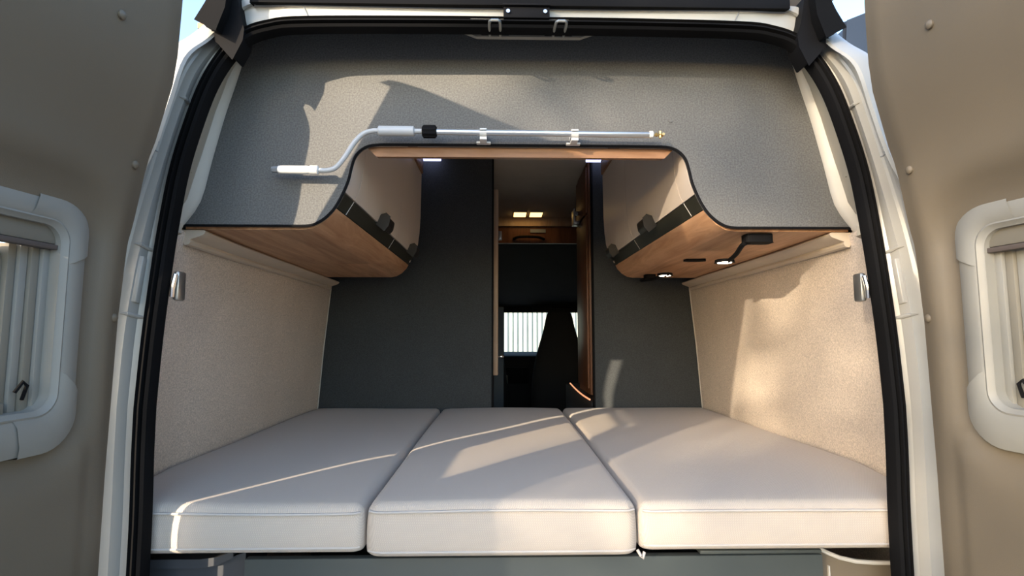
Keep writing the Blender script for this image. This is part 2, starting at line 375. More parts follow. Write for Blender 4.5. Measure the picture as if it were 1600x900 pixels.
# black gutter strip above the opening, corner blocks
gut = MB(); gut.prism([(1.115, 2.473), (1.165, 2.484), (1.17, 2.53), (1.115, 2.53)], 0, -.60, .60)
tag(gut.build('roof_gutter', M['blackp'], bevel=.003), 'black gutter strip above the rear opening', 'trim')
for sgn, side in ((-1, 'left'), (1, 'right')):
    t = thing('hinge_cover', 'black plastic cover block at the upper %s corner of the rear opening' % side, 'cover', (sgn*.69, 1.1, 2.4), 'black corner cover blocks')
    poly = [(sgn*x, z) for x, z in ((.628, 2.50), (.615, 2.43), (.606, 2.40), (.608, 2.376), (.625, 2.338), (.652, 2.368), (.672, 2.385), (.655, 2.42), (.650, 2.50))]
    MB().prism(poly, 1, 1.098, 1.150).build('block', M['blackp'], t, bevel=.004)
    poly = [(sgn*x, z) for x, z in ((.640, 2.49), (.645, 2.430), (.660, 2.384), (.696, 2.403), (.678, 2.437), (.662, 2.475), (.655, 2.49))]
    MB().prism([(p[0]-sgn*.012, p[1]) for p in poly], 1, 1.066, 1.099).build('ribbed_cap', M['rubber'], t, bevel=.005)
# latch plate
t = thing('latch_plate', 'black steel plate with two screws on the roof rail', 'plate', (0.01, 1.09, 2.46))
MB().box(-.044, .058, 1.112, 1.122, 2.443, 2.468).build('plate', M['blackp'], t, bevel=.0015)
MB().box(-.046, .060, 1.106, 1.122, 2.4685, 2.473).build('flange', M['blackp'], t, bevel=.001)
for x in (-.034, .048): MB().tube([(x, 1.108, 2.456), (x, 1.113, 2.456)], .0045, 8).build('screw', M['chrome'], t)
tag(MB().box(-.118, .102, 1.122, 1.134, 2.4425, 2.4465).build('rail_ledge', M['body'], bevel=.001), 'pale painted ledge behind the black latch plate', 'trim')
poly = [(-.150, 2.441), (-.105, 2.4235), (.132, 2.4235), (.180, 2.441)]
tag(MB().prism(poly, 1, 1.152, 1.168).build('striker_bracket', M['bodyin'], bevel=.002), 'beige bracket plate behind the two door strikers', 'bracket')
for x0, lab in ((-.063, 'left one of the two steel door strikers over the opening'), (.081, 'right one of the two steel door strikers over the opening')):
    t = thing('door_striker', lab, 'striker', (x0, 1.13, 2.42), 'steel strikers above the opening')
    MB().tube([(x0-.012, 1.152, 2.424), (x0-.012, 1.10, 2.418), (x0-.011, 1.088, 2.418), (x0-.007, 1.083, 2.418), (x0+.007, 1.083, 2.418), (x0+.011, 1.088, 2.418), (x0+.012, 1.10, 2.418), (x0+.012, 1.152, 2.424)], .0032, 8).build('loop', M['zinc'], t, smooth=True)
    MB().box(x0-.032, x0+.032, 1.143, 1.152, 2.4235, 2.432).build('base_plate', M['rubber'], t, bevel=.002)
    for dx in (-.024, 0, .024): MB().tube([(x0+dx, 1.138, 2.428), (x0+dx, 1.144, 2.428)], .004, 8).build('bolt', M['zinc'], t)
# chrome latches on the pillars
for sgn, side in ((-1, 'left'), (1, 'right')):
    t = thing('pillar_catch', 'chrome door catch on the inner edge of the %s pillar' % side, 'catch', (sgn*.722, 1.1, 1.84), 'chrome catches on the pillars')
    MB().box(min(sgn*.709, sgn*.722), max(sgn*.709, sgn*.722), 1.098, 1.125, 1.815, 1.876).build('plate', M['zinc'], t, bevel=.005)
    MB().tube([(sgn*.718, 1.092, 1.822), (sgn*.715, 1.088, 1.845), (sgn*.713, 1.092, 1.868)], .0045, 8).build('bar', M['chrome'], t, smooth=True)

# awning case on the right side
t = thing('awning_case', 'dark awning case beside the roof, beyond the right pillar', 'awning', (1.16, 1.6, 2.66))
poly = [(1.05, 2.62), (1.16, 2.62), (1.205, 2.66), (1.205, 2.72), (1.17, 2.76), (1.12, 2.765), (1.06, 2.74)]
MB().prism(poly, 1, 1.6, 5.0).build('case', M['awn'], t, bevel=.012)
MB().box(.93, 1.07, 1.62, 1.68, 2.50, 2.66).build('roof_bracket', M['awn'], t)
MB().prism([(x*1.0+(x-1.13)*.04, z+(z-2.69)*.04) for x, z in poly], 1, 1.585, 1.60).build('end_cap', M['awn'], t, bevel=.006)

# ------------------------------------------------------------------ rear doors
def EY(z): return interp(z, [1.95, 2.1, 2.25, 2.35, 2.47], [.990, .978, .95, .92, .88])
def EX(z): return interp(z, [1.5, 1.77, 1.91, 2.06, 2.2, 2.34, 2.47], [.756, .752, .744, .712, .660, .628, .605])
W_D = .82; Z0, Z1 = .55, 2.47
FU0, FU1, FZ0, FZ1 = .088, .69, 1.562, 1.967      # window frame outer
HU0, HU1, HZ0, HZ1 = .128, .65, 1.622, 1.922       # frame opening
def rr(u0, u1, z0, z1, r, n=8):
    pts = []
    for cx, cz, a0 in ((u1-r, z1-r, 0), (u0+r, z1-r, PI/2), (u0+r, z0+r, PI), (u1-r, z0+r, 1.5*PI)):
        for k in range(n+1):
            a = a0+k*PI/2/n; pts.append((cx+r*math.cos(a), cz+r*math.sin(a)))
    return pts
def rdist(u, z, u0, u1, z0, z1, r):
    cx, cz = (u0+u1)/2, (z0+z1)/2; qx = abs(u-cx)-(u1-u0)/2+r; qz = abs(z-cz)-(z1-z0)/2+r
    return math.hypot(max(qx, 0), max(qz, 0))+min(max(qx, qz), 0)-r
def rear_door(s, name, side):
    def P(u, z, d=0, straight=False):     # d: metres from the lining toward the opening (inward)
        ze = z if not straight else 1.75
        return (s*(EX(ze)+.1*u - d), EY(ze)-u, z)
    D = thing(name, 'open white rear door with beige lining and window, %s of the opening' % side, 'door', (s*.76, 1.0, Z0), kind='structure')
    # window hole in shell and lining: build as grids that skip the hole
    us = [0, .012, .02, .035, .05, .06, .07, .08, .09, .10, .115, HU0+.006]+[.16+.04*k for k in range(12)]+[HU1-.006, .665, .68, .70, .715, .73, .75, .775, W_D]
    zs = [Z0, .8, 1.1, 1.25, 1.35, 1.42, 1.46, 1.49, 1.52, 1.545, 1.57, 1.60, HZ0+.006, 1.66, 1.7, 1.74, 1.77, 1.82, 1.86, 1.90, HZ1-.006, 1.94, 1.96, 1.98, 2.0, 2.02, 2.04, 2.07, 2.10, 2.15, 2.2, 2.25, 2.3, 2.35, 2.42, Z1]
    def hgt(u, z):
        d = rdist(u, z, FU0, FU1, FZ0, FZ1, .07); h = .022*sstep(.008, .05, d)
        h -= .012*sstep(.055, .004, u)             # roll-off at the hinge edge
        h -= .006*math.exp(-((u-.055)/.012)**2)*sstep(1.7, 1.5, z)
        return h
    def sheet(mb, off, flip=False, umin=0):
        idx = {}
        for i, u in enumerate(us):
            for j, z in enumerate(zs): idx[i, j] = len(mb.v); mb.v.append(P(u, z, off(u, z)))
        for i in range(len(us)-1):
            for j in range(len(zs)-1):
                uc, zc = (us[i]+us[i+1])/2, (zs[j]+zs[j+1])/2
                if HU0 < uc < HU1 and HZ0 < zc < HZ1 or uc < umin: continue
                mb.f.append((idx[i, j], idx[i+1, j], idx[i+1, j+1], idx[i, j+1]))
    mb = MB(); sheet(mb, hgt, umin=.011); mb.build('door_lining', M['lining'], D, smooth=True, angle=60)
    mb = MB(); sheet(mb, lambda u, z: -.045+.033*max(0, 1-u/.075)**1.3)
    rowsE = [[P(0, z, -.012), P(-.003, z, -.009), P(.006, z, -.006), P(.0125, z, hgt(.012, z)-.002)] for z in zs]; mb.grid(rowsE)
    rowsE = [[P(W_D, z, -.045), P(W_D+.004, z, -.02), P(W_D, z, .01)] for z in zs]; mb.grid(rowsE)
    rowsE = [[P(u, Z1, -.045), P(u, Z1+.006, -.02), P(u, Z1, hgt(u, Z1))] for u in us]; mb.grid(rowsE)
    rowsE = [[P(u, Z0, -.045), P(u, Z0, hgt(u, Z0))] for u in us]; mb.grid(rowsE)
    mb.build('door_shell', M['body'], D, smooth=True, angle=40)
    # reveal of the window cut-out
    # window: outer frame ring, four corner caps, blind cassettes, side rails, glass
    fr = bpy.data.objects.new('window_frame', None); 
    def ring(name, a, b, d0, d1, m, par, n=8, ra=.055, rb=.03, bulge=.006):
        A = rr(*a, ra, n); B = rr(*b, rb, n); rows = []
        for (u0, z0), (u1, z1) in zip(A+[A[0]], B+[B[0]]):
            rows.append([P(u0, z0, d0[0], True), P(lerp(u0, u1, .03), lerp(z0, z1, .03), d0[1], True), P(lerp(u0, u1, .3), lerp(z0, z1, .3), d0[1]+bulge, True), P(lerp(u0, u1, .8), lerp(z0, z1, .8), d1[0]+bulge, True), P(u1, z1, d1[0], True), P(u1, z1, d1[1], True)])
        return MB().grid(rows).build(name, m, par, smooth=True, angle=50)
    wf = ring('window_frame', (FU0, FU1, FZ0, FZ1), (HU0, HU1, HZ0, HZ1), (-.006, .012), (.014, -.05), M['frame'], D)
    ring('inner_bead', (HU0-.004, HU1+.004, HZ0-.004, HZ1+.004), (HU0+.006, HU1-.006, HZ0+.006, HZ1-.006), (.010, .018), (.012, -.02), M['frame'], wf, ra=.034, rb=.028, bulge=.001)
    # corner caps sit slightly proud with a visible joint
    A = rr(FU0-.002, FU1+.002, FZ0-.002, FZ1+.002, .057, 8); B = rr(HU0-.002, HU1+.002, HZ0-.002, HZ1+.002, .032, 8)
    for c in range(4):
        rows = []
        ids = list(range(c*9, c*9+9))
        for k in ids: 
            (u0, z0), (u1, z1) = A[k], B[k]
            rows.append([P(u0, z0, -.004, True), P(lerp(u0, u1, .03), lerp(z0, z1, .03), .0145, True), P(lerp(u0, u1, .3), lerp(z0, z1, .3), .0205, True), P(lerp(u0, u1, .8), lerp(z0, z1, .8), .0225, True), P(u1, z1, .0165, True)])
        # extend straight ends
        def ext(row, du, dz): return [(p[0]+s*.1*du, p[1]-du, p[2]+dz) for p in row]
        k0, k1 = ids[0], ids[-1]
        L = .035
        e0 = [(0, -L), (L, 0), (0, L), (-L, 0)][c]; e1 = [(-L, 0), (0, -L), (L, 0), (0, L)][c]
        rows = [ext(rows[0], *e0)]+rows+[ext(rows[-1], *e1)]
        MB().grid(rows).build('corner_cap', M['frame'], wf, smooth=True, angle=50)
    # blind cassette at top, bottom ledge, side guide rails stepping outward
    def slab(nm, u0, u1, z0, z1, d0, d1, m, par, bev=.002):
        v = [P(u, z, d, True) for u in (u0, u1) for z in (z0, z1) for d in (d0, d1)]
        return mesh_obj(nm, v, [(0, 1, 3, 2), (4, 6, 7, 5), (0, 4, 5, 1), (2, 3, 7, 6), (0, 2, 6, 4), (1, 5, 7, 3)], m, par, bevel=bev)
    slab('blind_cassette', HU0+.006, HU1-.006, HZ1-.034, HZ1-.003, -.012, .004, M['frame2'], D)
    slab('blind_bar', HU0+.006, HU1-.006, HZ1-.043, HZ1-.035, -.008, .008, M['framed'], D, .001)
    for k in range(4):
        uu = HU0+.005+.013*k
        slab('guide_rail', uu, uu+.0115, HZ0+.002, HZ1-.04, -.030-.0035*k, -.004-.005*k, M['frame2'] if k % 2 else M['frame'], D, .0006)
        uu = HU1-.005-.013*k
        slab('guide_rail', uu-.0115, uu, HZ0+.002, HZ1-.04, -.030-.0035*k, -.004-.005*k, M['frame2'] if k % 2 else M['frame'], D, .0006)
    slab('lower_ledge', HU0+.057, HU1-.057, HZ0+.002, HZ0+.022, -.04, -.004, M['frame2'], D)
    MB().tube([P(.160, HZ0+.024, -.004, True), P(.162, HZ0+.045, .004, True), P(.168, HZ0+.052, .004, True), P(.176, HZ0+.036, .0, True)], .0028, 6).build('window_latch', M['blackp'], D)
    ring('sash_frame', (HU0+.052, HU1-.052, HZ0+.020, HZ1-.036), (HU0+.072, HU1-.072, HZ0+.036, HZ1-.052), (-.045, -.028), (-.03, -.05), M['frame2'], D, ra=.04, rb=.045, bulge=.002)
    slab('glass_pane', HU0+.05, HU1-.05, HZ0+.01, HZ1-.03, -.048, -.044, M['tint'], D, 0)
    # lining clips
    for u, z in ((.150, 2.243), (.050, 2.045), (.026, 1.775), (.028, 1.25), (.72, 2.2), (.72, 1.4)):
        p = Vector(P(u, z, hgt(u, z)-.001)); q = Vector(P(u, z, hgt(u, z)+.005)); dd = (q-p)
        MB().tube([p, p+dd*.5, p+dd*.9, p+dd*1.05], [.0075, .0075, .005, .001], 12).build('clip', M['lining'] if s > 0 else M['lining'], D, smooth=True)
    # door check arm gap cover lower down
    return D
rear_door(-1, 'door_1', 'left')
rear_door(1, 'door_2', 'right')

# ------------------------------------------------------------------ interior shell
tag(MB().box(-.95, .95, 1.20, 6.0, .50, .56).build('floor', M['floor']), 'van floor under the bed and along the aisle', 'floor', kind='structure')
tag(MB().box(-.80, .80, 1.262, 3.84, 2.5985, 2.615).build('ceiling', M['ceil']), 'cream van ceiling over bed and aisle', 'ceiling', kind='structure')
def wx(Y, z):
    a = interp(Y, [1.12, 1.15, 1.25, 1.5, 2.0, 2.48], [.742, .757, .797, .812, .824, .838])
    b = interp(Y, [1.12, 1.15, 1.25, 1.4, 1.8, 2.48], [.79, .825, .875, .90, .893, .885])
    t = (2.0-z)/(2.0-1.42); t = min(max(t, 0), 1.2)
    return a+(b-a)*(t**.85 if t > 0 else 0)
for s, nm, sd_ in ((-1, 'wall_left', 'left'), (1, 'wall_right', 'right')):
    rows = []
    for k in range(28):
        Y = lerp(1.13, 2.478, (k/27)**1.3); zt = 2.0
        # rounded top corner at the near end
        if Y < 1.25: zt = 2.0-.085*(1-math.sqrt(max(0, 1-((1.25-Y)/.122)**2)))
        rows.append([(s*wx(Y, z), Y, z) for z in [lerp(.56, 1.3, j/4) for j in range(5)]+[lerp(1.36, zt-.012, j/14) for j in range(15)]]+[(s*(wx(Y, zt-.01)+.008), Y, zt-.004), (s*(wx(Y, zt)+.05), Y, zt)])
    tag(MB().grid(rows).build(nm, M['fleece'], smooth=True, angle=60), 'beige fleece covered %s side wall above the bed' % sd_, 'wall', kind='structure')
    # padded ledge moulding under the cabinet
    rows = []
    for k in range(15):
        Y = lerp(1.262, 2.44, k/14); X = wx(Y, 1.99); 
        pr = [(.0, 1.958), (-.010, 1.960), (-.014, 1.966), (-.012, 1.972), (-.030, 1.978), (-.044, 1.984), (-.048, 1.990), (-.044, 1.9945), (.02, 1.9945)]
        rows.append([(s*(X+dx), Y, z) for dx, z in pr])
    mb = MB().grid(rows); m_ = len(pr); mb.f.append(tuple(range(m_))); mb.f.append(tuple(range(14*m_, 15*m_)))
    tag(mb.build('trim_1' if s < 0 else 'trim_2', M['vinyl'], smooth=True, angle=35), 'beige padded ledge moulding along the top of the %s wall' % sd_, 'trim', kind='structure')
    # corner joint line
    tag(MB().tube([(s*(wx(2.47, 1.99)-.003), 2.472, 1.985), (s*(wx(2.47, 1.7)-.003), 2.472, 1.7), (s*(wx(2.47, 1.42)-.003), 2.472, 1.40)], .0025, 6).build('trim_3' if s < 0 else 'trim_4', M['cream']), 'pale corner bead where the %s wall meets the dark partition' % sd_, 'trim', kind='structure')

# dark partition panels at the head of the bed
for s, x0, x1, sd_ in ((-1, -.92, -.088, 'left'), (1, .384, .92, 'right')):
    t = thing('partition_panel', 'tall charcoal partition panel %s of the aisle opening' % sd_, 'panel', ((x0+x1)/2, 2.49, .56))
    MB().box(x0, x1, 2.480, 2.50, .56, 2.592).build('panel', M['feltd'], t, bevel=.002)
    xe = x1 if s < 0 else x0
    MB().box(xe-.004, xe+.004, 2.476, 2.504, .56, 2.594).build('edge_strip', M['blackp'], t, bevel=.002)
# cool ceiling strips
for s, sd_ in ((-1, 'left'), (1, 'right')):
    a, b = sorted((s*.335+ (0 if s<0 else .02), s*.43+(0 if s < 0 else .03)))
    tag(MB().box(a, b, 2.42, 2.47, 2.574, 2.594).build('light_strip', M['ledb'], bevel=.003), 'cool white light strip on the ceiling behind the %s cabinet' % sd_, 'light')

# ------------------------------------------------------------------ header panel
CUT = [(.80, 2.003), (.62, 2.003), (.520, 2.003), (.495, 2.006), (.470, 2.020), (.450, 2.040), (.436, 2.062), (.424, 2.088), (.414, 2.116), (.408, 2.145), (.400, 2.172), (.385, 2.190), (.365, 2.200), (.34, 2.203), (.2, 2.2035), (0, 2.2035)]
cut = [CUT[0], CUT[1]]+[(p[0], p[1]) for p in catmull([(x, z, 0) for x, z in CUT[2:14]], 4)]+CUT[14:]
EDGE = [(.800, 2.003), (.764, 2.06), (.742, 2.16), (.717, 2.27), (.695, 2.35), (.672, 2.44), (.655, 2.52), (.63, 2.59)]
edge = [(p[0], p[1]) for p in catmull([(x, z, 0) for x, z in EDGE], 3)]
H = thing('header_panel', 'dark grey felt header panel with curved cutout over the bed', 'panel', (0, 1.25, 2.0))
mb = MB()
# triangulated as quads strips: per x column between lower edge (cut) and upper edge
def zlow(x):
    x = abs(x); pts = sorted(cut); return interp(x, [p[0] for p in pts], [p[1] for p in pts])
xs = sorted(set([round(p[0], 4) for p in cut if p[0] <= .63]+[-round(p[0], 4) for p in cut if p[0] <= .63]+[k*.05 for k in range(-12, 13)]+[-.63, .63]))
cols = []
for x in xs: cols.append([(x, 1.25, lerp(zlow(x), 2.59, j/8)) for j in range(9)])
mb.grid(cols); mb.grid([[(p[0], 1.262, p[2]) for p in c] for c in cols])
mb.grid([[(c[0][0], 1.25, c[0][2]), (c[0][0], 1.262, c[0][2])] for c in cols])
for s in (-1, 1):
    rowsh = []
    for x, z in edge: rowsh.append([(s*lerp(.63, x, t), 1.25, z) for t in (0, .5, 1)])
    mb.grid(rowsh); mb.grid([[(p[0], 1.262, p[2]) for p in r] for r in rowsh]); mb.grid([[(r[-1][0], 1.25, r[-1][2]), (r[-1][0], 1.262, r[-1][2])] for r in rowsh])
mb.build('felt_panel', M['felt'], H)
path = [(-x, 1.2505, z) for x, z in cut]+[(x, 1.2505, z) for x, z in reversed(cut[:-1])]
MB().tube(path, .0032, 6).build('edge_piping', M['blackp'], H, smooth=True)
for x, z in ((.366, 2.268), (.70, 2.022)):
    MB().tube([(x, 1.2495, z), (x, 1.2485, z), (x, 1.248, z)], [.0055, .005, .001], 12).build('screw_cap', M['felt'], H, smooth=True)
# cream column trims beside the header
for s, sd_ in ((-1, 'left'), (1, 'right')):
    rows = []
    wd = [.032, .029, .025, .024, .028, .028, .024, .02]
    ed = catmull([(x, z, w_) for (x, z), w_ in zip(EDGE, wd)], 3)
    for p in ed:
        x, z, w_ = p
        zz = z
        rows.append([(s*(x-.004), 1.249, zz), (s*(x-.004), 1.240, zz), (s*(x+.004), 1.232, zz-.001), (s*(x+w_-.006), 1.224, zz-.004), (s*(x+w_), 1.230, zz-.005), (s*(x+w_), 1.262, zz-.005)])
    r0 = rows[0]; cx = sum(p[0] for p in r0)/6
    rows = [[(lerp(p[0], cx, .9), p[1]+.006, 1.990) for p in r0], [(lerp(p[0], cx, .35), p[1], 1.992) for p in r0]]+rows
    tag(MB().grid(rows).build('column_trim', M['cream'], smooth=True, angle=60), 'cream plastic column trim along the %s end of the header panel' % sd_, 'trim')
# oak beam under the cutout top
t = thing('oak_beam', 'oak crossbeam under the top edge of the header cutout', 'beam', (0, 1.28, 2.19))
MB().prism([(-.372, 2.200), (.372, 2.200), (.352, 2.180), (-.352, 2.180)], 1, 1.264, 1.285).build('beam', M['woodx'], t, bevel=.002)

# ------------------------------------------------------------------ overhead cabinets
YF, YR = 1.2635, 2.275
for s, sd_ in ((-1, 'left'), (1, 'right')):
    t = thing('overhead_cabinet', 'overhead cabinet on the %s with cream doors and oak underside' % sd_, 'cabinet', (s*.6, 1.77, 2.0))
    def pz(pts): return [(s*x, z) for x, z in pts]
    def ext(nm, pts, a, b, m, par, bev=0, sm=True): return MB().prism(pz(pts), 1, a, b).build(nm, m, par, smooth=sm, bevel=bev, angle=35)
    bot = [(.80, 1.9965), (.520, 1.9965), (.497, 2.0005), (.474, 2.014), (.455, 2.034), (.447, 2.050), (.457, 2.056), (.48, 2.026), (.51, 2.010), (.80, 2.010)]
    ext('oak_bottom', bot, YF, YR, M['wood'], t)
    ext('dark_rail', [(.4465, 2.052), (.4265, 2.086), (.437, 2.090), (.457, 2.058)], YF, YR-.004, M['rail'], t)
    prof_d = [(.4240, 2.0885), (.4145, 2.112), (.4075, 2.142), (.402, 2.19), (.3985, 2.26), (.397, 2.45), (.412, 2.45), (.4135, 2.26), (.417, 2.19), (.4225, 2.142), (.4295, 2.112), (.439, 2.092)]
    for k, (a, b, nm) in enumerate(((YF, 1.345, 'filler_panel'), (1.3475, 1.862, 'cabinet_door'), (1.8645, YR, 'cabinet_door'))):
        d = ext(nm, prof_d, a, b, M['cabdoor'], t)
        if k:
            yc = 1.64 if k == 1 else 2.16
            h = [(.426, 2.084), (.404, 2.066), (.393, 2.080), (.389, 2.104), (.398, 2.113), (.4145, 2.108)]
            ext('handle', h, yc-.045, yc+.045, M['handle'], d, bev=.004)
    for y in (1.346, 1.863): ext('joint_line', [(.4455, 2.052), (.4255, 2.086), (.4275, 2.087), (.4475, 2.053)], y-.0012, y+.0012, M['seam'], t, sm=False)
    ext('top_rail', [(.390, 2.452), (.415, 2.452), (.415, 2.50), (.390, 2.50)], YF+.02, YR, M['woodx'], t, bev=.002, sm=False)
    ext('rear_side', [(.44, 2.06), (.80, 2.01), (.80, 2.45), (.40, 2.45), (.41, 2.14)], YR-.018, YR-.001, M['cabdoor'], t, sm=False)
    ext('top_board', [(.39, 2.501), (.80, 2.501), (.80, 2.515), (.39, 2.515)], YF, YR, M['woodx'], t, sm=False)

# reading lamps and switch under the right cabinet
def lamp(bx, by, hx, hy, hz, lab, bl=.034, dx=0):
    t = thing('reading_lamp', lab, 'lamp', (bx, by, 1.99), 'reading lamps under the right cabinet')
    mb = MB(); pts = [(bx+bl*math.cos(a)*1.0, by+.020*math.sin(a)) for a in [2*PI*k/24 for k in range(24)]]
    pts = [(bx+math.copysign(min(abs(p[0]-bx)*1.25, bl), p[0]-bx), by+math.copysign(min(abs(p[1]-by)*1.25, .020), p[1]-by)) for p in pts]
    mb.prism(pts, 2, 1.974, 1.9955); mb.build('lamp_base', M['blackp'], t, bevel=.002)
    ex = bx-.02
    MB().tube(catmull([(ex, by, 1.978), (ex-.012, by+.01, 1.972), (lerp(ex, hx, .5), lerp(by, hy, .5), lerp(1.972, hz, .55)), (hx+.006, hy-.015, hz+.004), (hx, hy, hz+.004)], 5), .0062, 10).build('arm', M['blackp'], t, smooth=True)
    ring_ = [(hx+.027*math.cos(2*PI*k/28), hy+.027*math.sin(2*PI*k/28)) for k in range(28)]
    MB().prism(ring_, 2, hz, hz+.009).build('lamp_head', M['blackp'], t, bevel=.0025)
    disc = [(hx+.020*math.cos(2*PI*k/28), hy+.020*math.sin(2*PI*k/28)) for k in range(28)]
    MB().prism(disc, 2, hz-.0008, hz+.003).build('light_disc', M['ledw'], t)
lamp(.592, 1.300, .604, 1.525, 1.957, 'black reading lamp with bent arm, nearest the header panel')
lamp(.560, 2.150, .545, 1.90, 1.962, 'black reading lamp at the far end of the oak underside', .022)
pl = [(.560, 1.716), (.620, 1.705), (.628, 1.730), (.612, 1.742), (.575, 1.745), (.556, 1.735)]
tag(MB().prism(pl, 2, 1.990, 1.9963).build('switch_plate', M['blackp'], bevel=.001), 'small black switch plate on the oak underside between the lamps', 'switch')

# ------------------------------------------------------------------ awning crank on the header
t = thing('awning_crank', 'white and silver awning crank pole clipped across the header panel', 'crank', (0, 1.21, 2.2))
YC = 1.212
hp = catmull([(-.500, YC, 2.126), (-.476, YC, 2.126), (-.452, YC, 2.126), (-.432, YC, 2.134), (-.412, YC, 2.160), (-.392, YC, 2.193), (-.372, YC, 2.214), (-.350, YC, 2.2215), (-.330, YC, 2.222), (-.2, YC, 2.2215)], 5)
MB().tube(hp, .0058, 10).build('bent_arm', M['lacq'], t, smooth=True)
MB().tube([(-.566, YC, 2.127), (-.564, YC, 2.127), (-.500, YC, 2.1265), (-.492, YC, 2.1265), (-.4915, YC, 2.1265), (-.474, YC, 2.1265), (-.472, YC, 2.1265)], [.007, .0095, .0100, .0085, .0105, .0105, .008], 14).build('hand_grip', M['white'], t, smooth=True, angle=30)
MB().tube([(-.581, YC, 2.127), (-.579, YC, 2.127), (-.565, YC, 2.127)], [.005, .0078, .0088], 8).build('grip_end', M['greyp'], t)
MB().tube([(-.337, YC, 2.2215), (-.335, YC, 2.2215), (-.254, YC, 2.2215), (-.252, YC, 2.2215)], [.0085, .0118, .0118, .0085], 16).build('swivel_grip', M['lacq'], t, smooth=True, angle=30)
mb = MB(); mb.tube([(-.234, YC, 2.221), (-.232, YC, 2.221), (-.202, YC, 2.221), (-.200, YC, 2.221)], [.011, .0138, .0138, .011], 16)
for k in range(10):
    a = 2*PI*k/10; cy, cz = YC+.0138*math.cos(a), 2.221+.0138*math.sin(a)
    mb.box(-.231, -.203, cy-.0012, cy+.0012, cz-.0012, cz+.0012)
mb.build('joint_collar', M['blackp'], t, smooth=True, angle=30)
MB().tube([(-.2, YC, 2.2205), (.060, YC, 2.2190), (.300, YC, 2.2175), (.302, YC, 2.2175)], [.0072, .0072, .0078, .0068], 14).build('pole', M['alu'], t, smooth=True, angle=30)
MB().tube([(.302, YC, 2.2175), (.309, YC, 2.2175), (.312, YC, 2.2175)], [.0088, .0088, .006], 12).build('ferrule', M['white'], t, smooth=True, angle=30)
mb = MB(); mb.tube([(.311, YC, 2.2175), (.330, YC, 2.2175)], .0038, 8); mb.tube([(.328, YC, 2.210), (.328, YC, 2.226)], .0035, 8); mb.tube([(.334, YC-.006, 2.2175), (.334, YC+.006, 2.2175)], .0035, 8); mb.tube([(.318, YC, 2.2175), (.320, YC, 2.2175)], .0055, 8)
mb.build('drive_hook', M['brass'], t, smooth=True, angle=30)
for x, z, lab in ((-.091, 2.2195, 'white plastic pole clip left of centre on the header'), (.125, 2.2185, 'white plastic pole clip right of centre on the header')):
    c = thing('pole_clip', lab, 'clip', (x, 1.23, z-.01), 'white clips holding the crank')
    MB().box(x-.017, x+.017, 1.236, 1.2495, z-.0165, z-.0115).build('foot', M['white'], c, bevel=.0015)
    pts = [(x, YC+.0098*math.cos(a)+.0, z+.0098*math.sin(a)) for a in [math.radians(v) for v in range(-150, 151, 20)]]
    mb = MB(); rows = []
    for a in [math.radians(v) for v in range(-160, 161, 20)]:
        cy, sy = math.cos(a), math.sin(a)
        rows.append([(x+dx, YC+r_*cy, z+r_*sy) for dx, r_ in ((-.008, .0082), (-.008, .0105), (.008, .0105), (.008, .0082))])
    mb.grid(rows, close=True); mb.box(x-.008, x+.008, YC+.009, 1.2495, z-.005, z+.005); mb.box(x-.008, x+.008, YC-.002, 1.240, z-.0165, z-.010)
    mb.build('snap_ring', M['white'], c, smooth=True, angle=30)

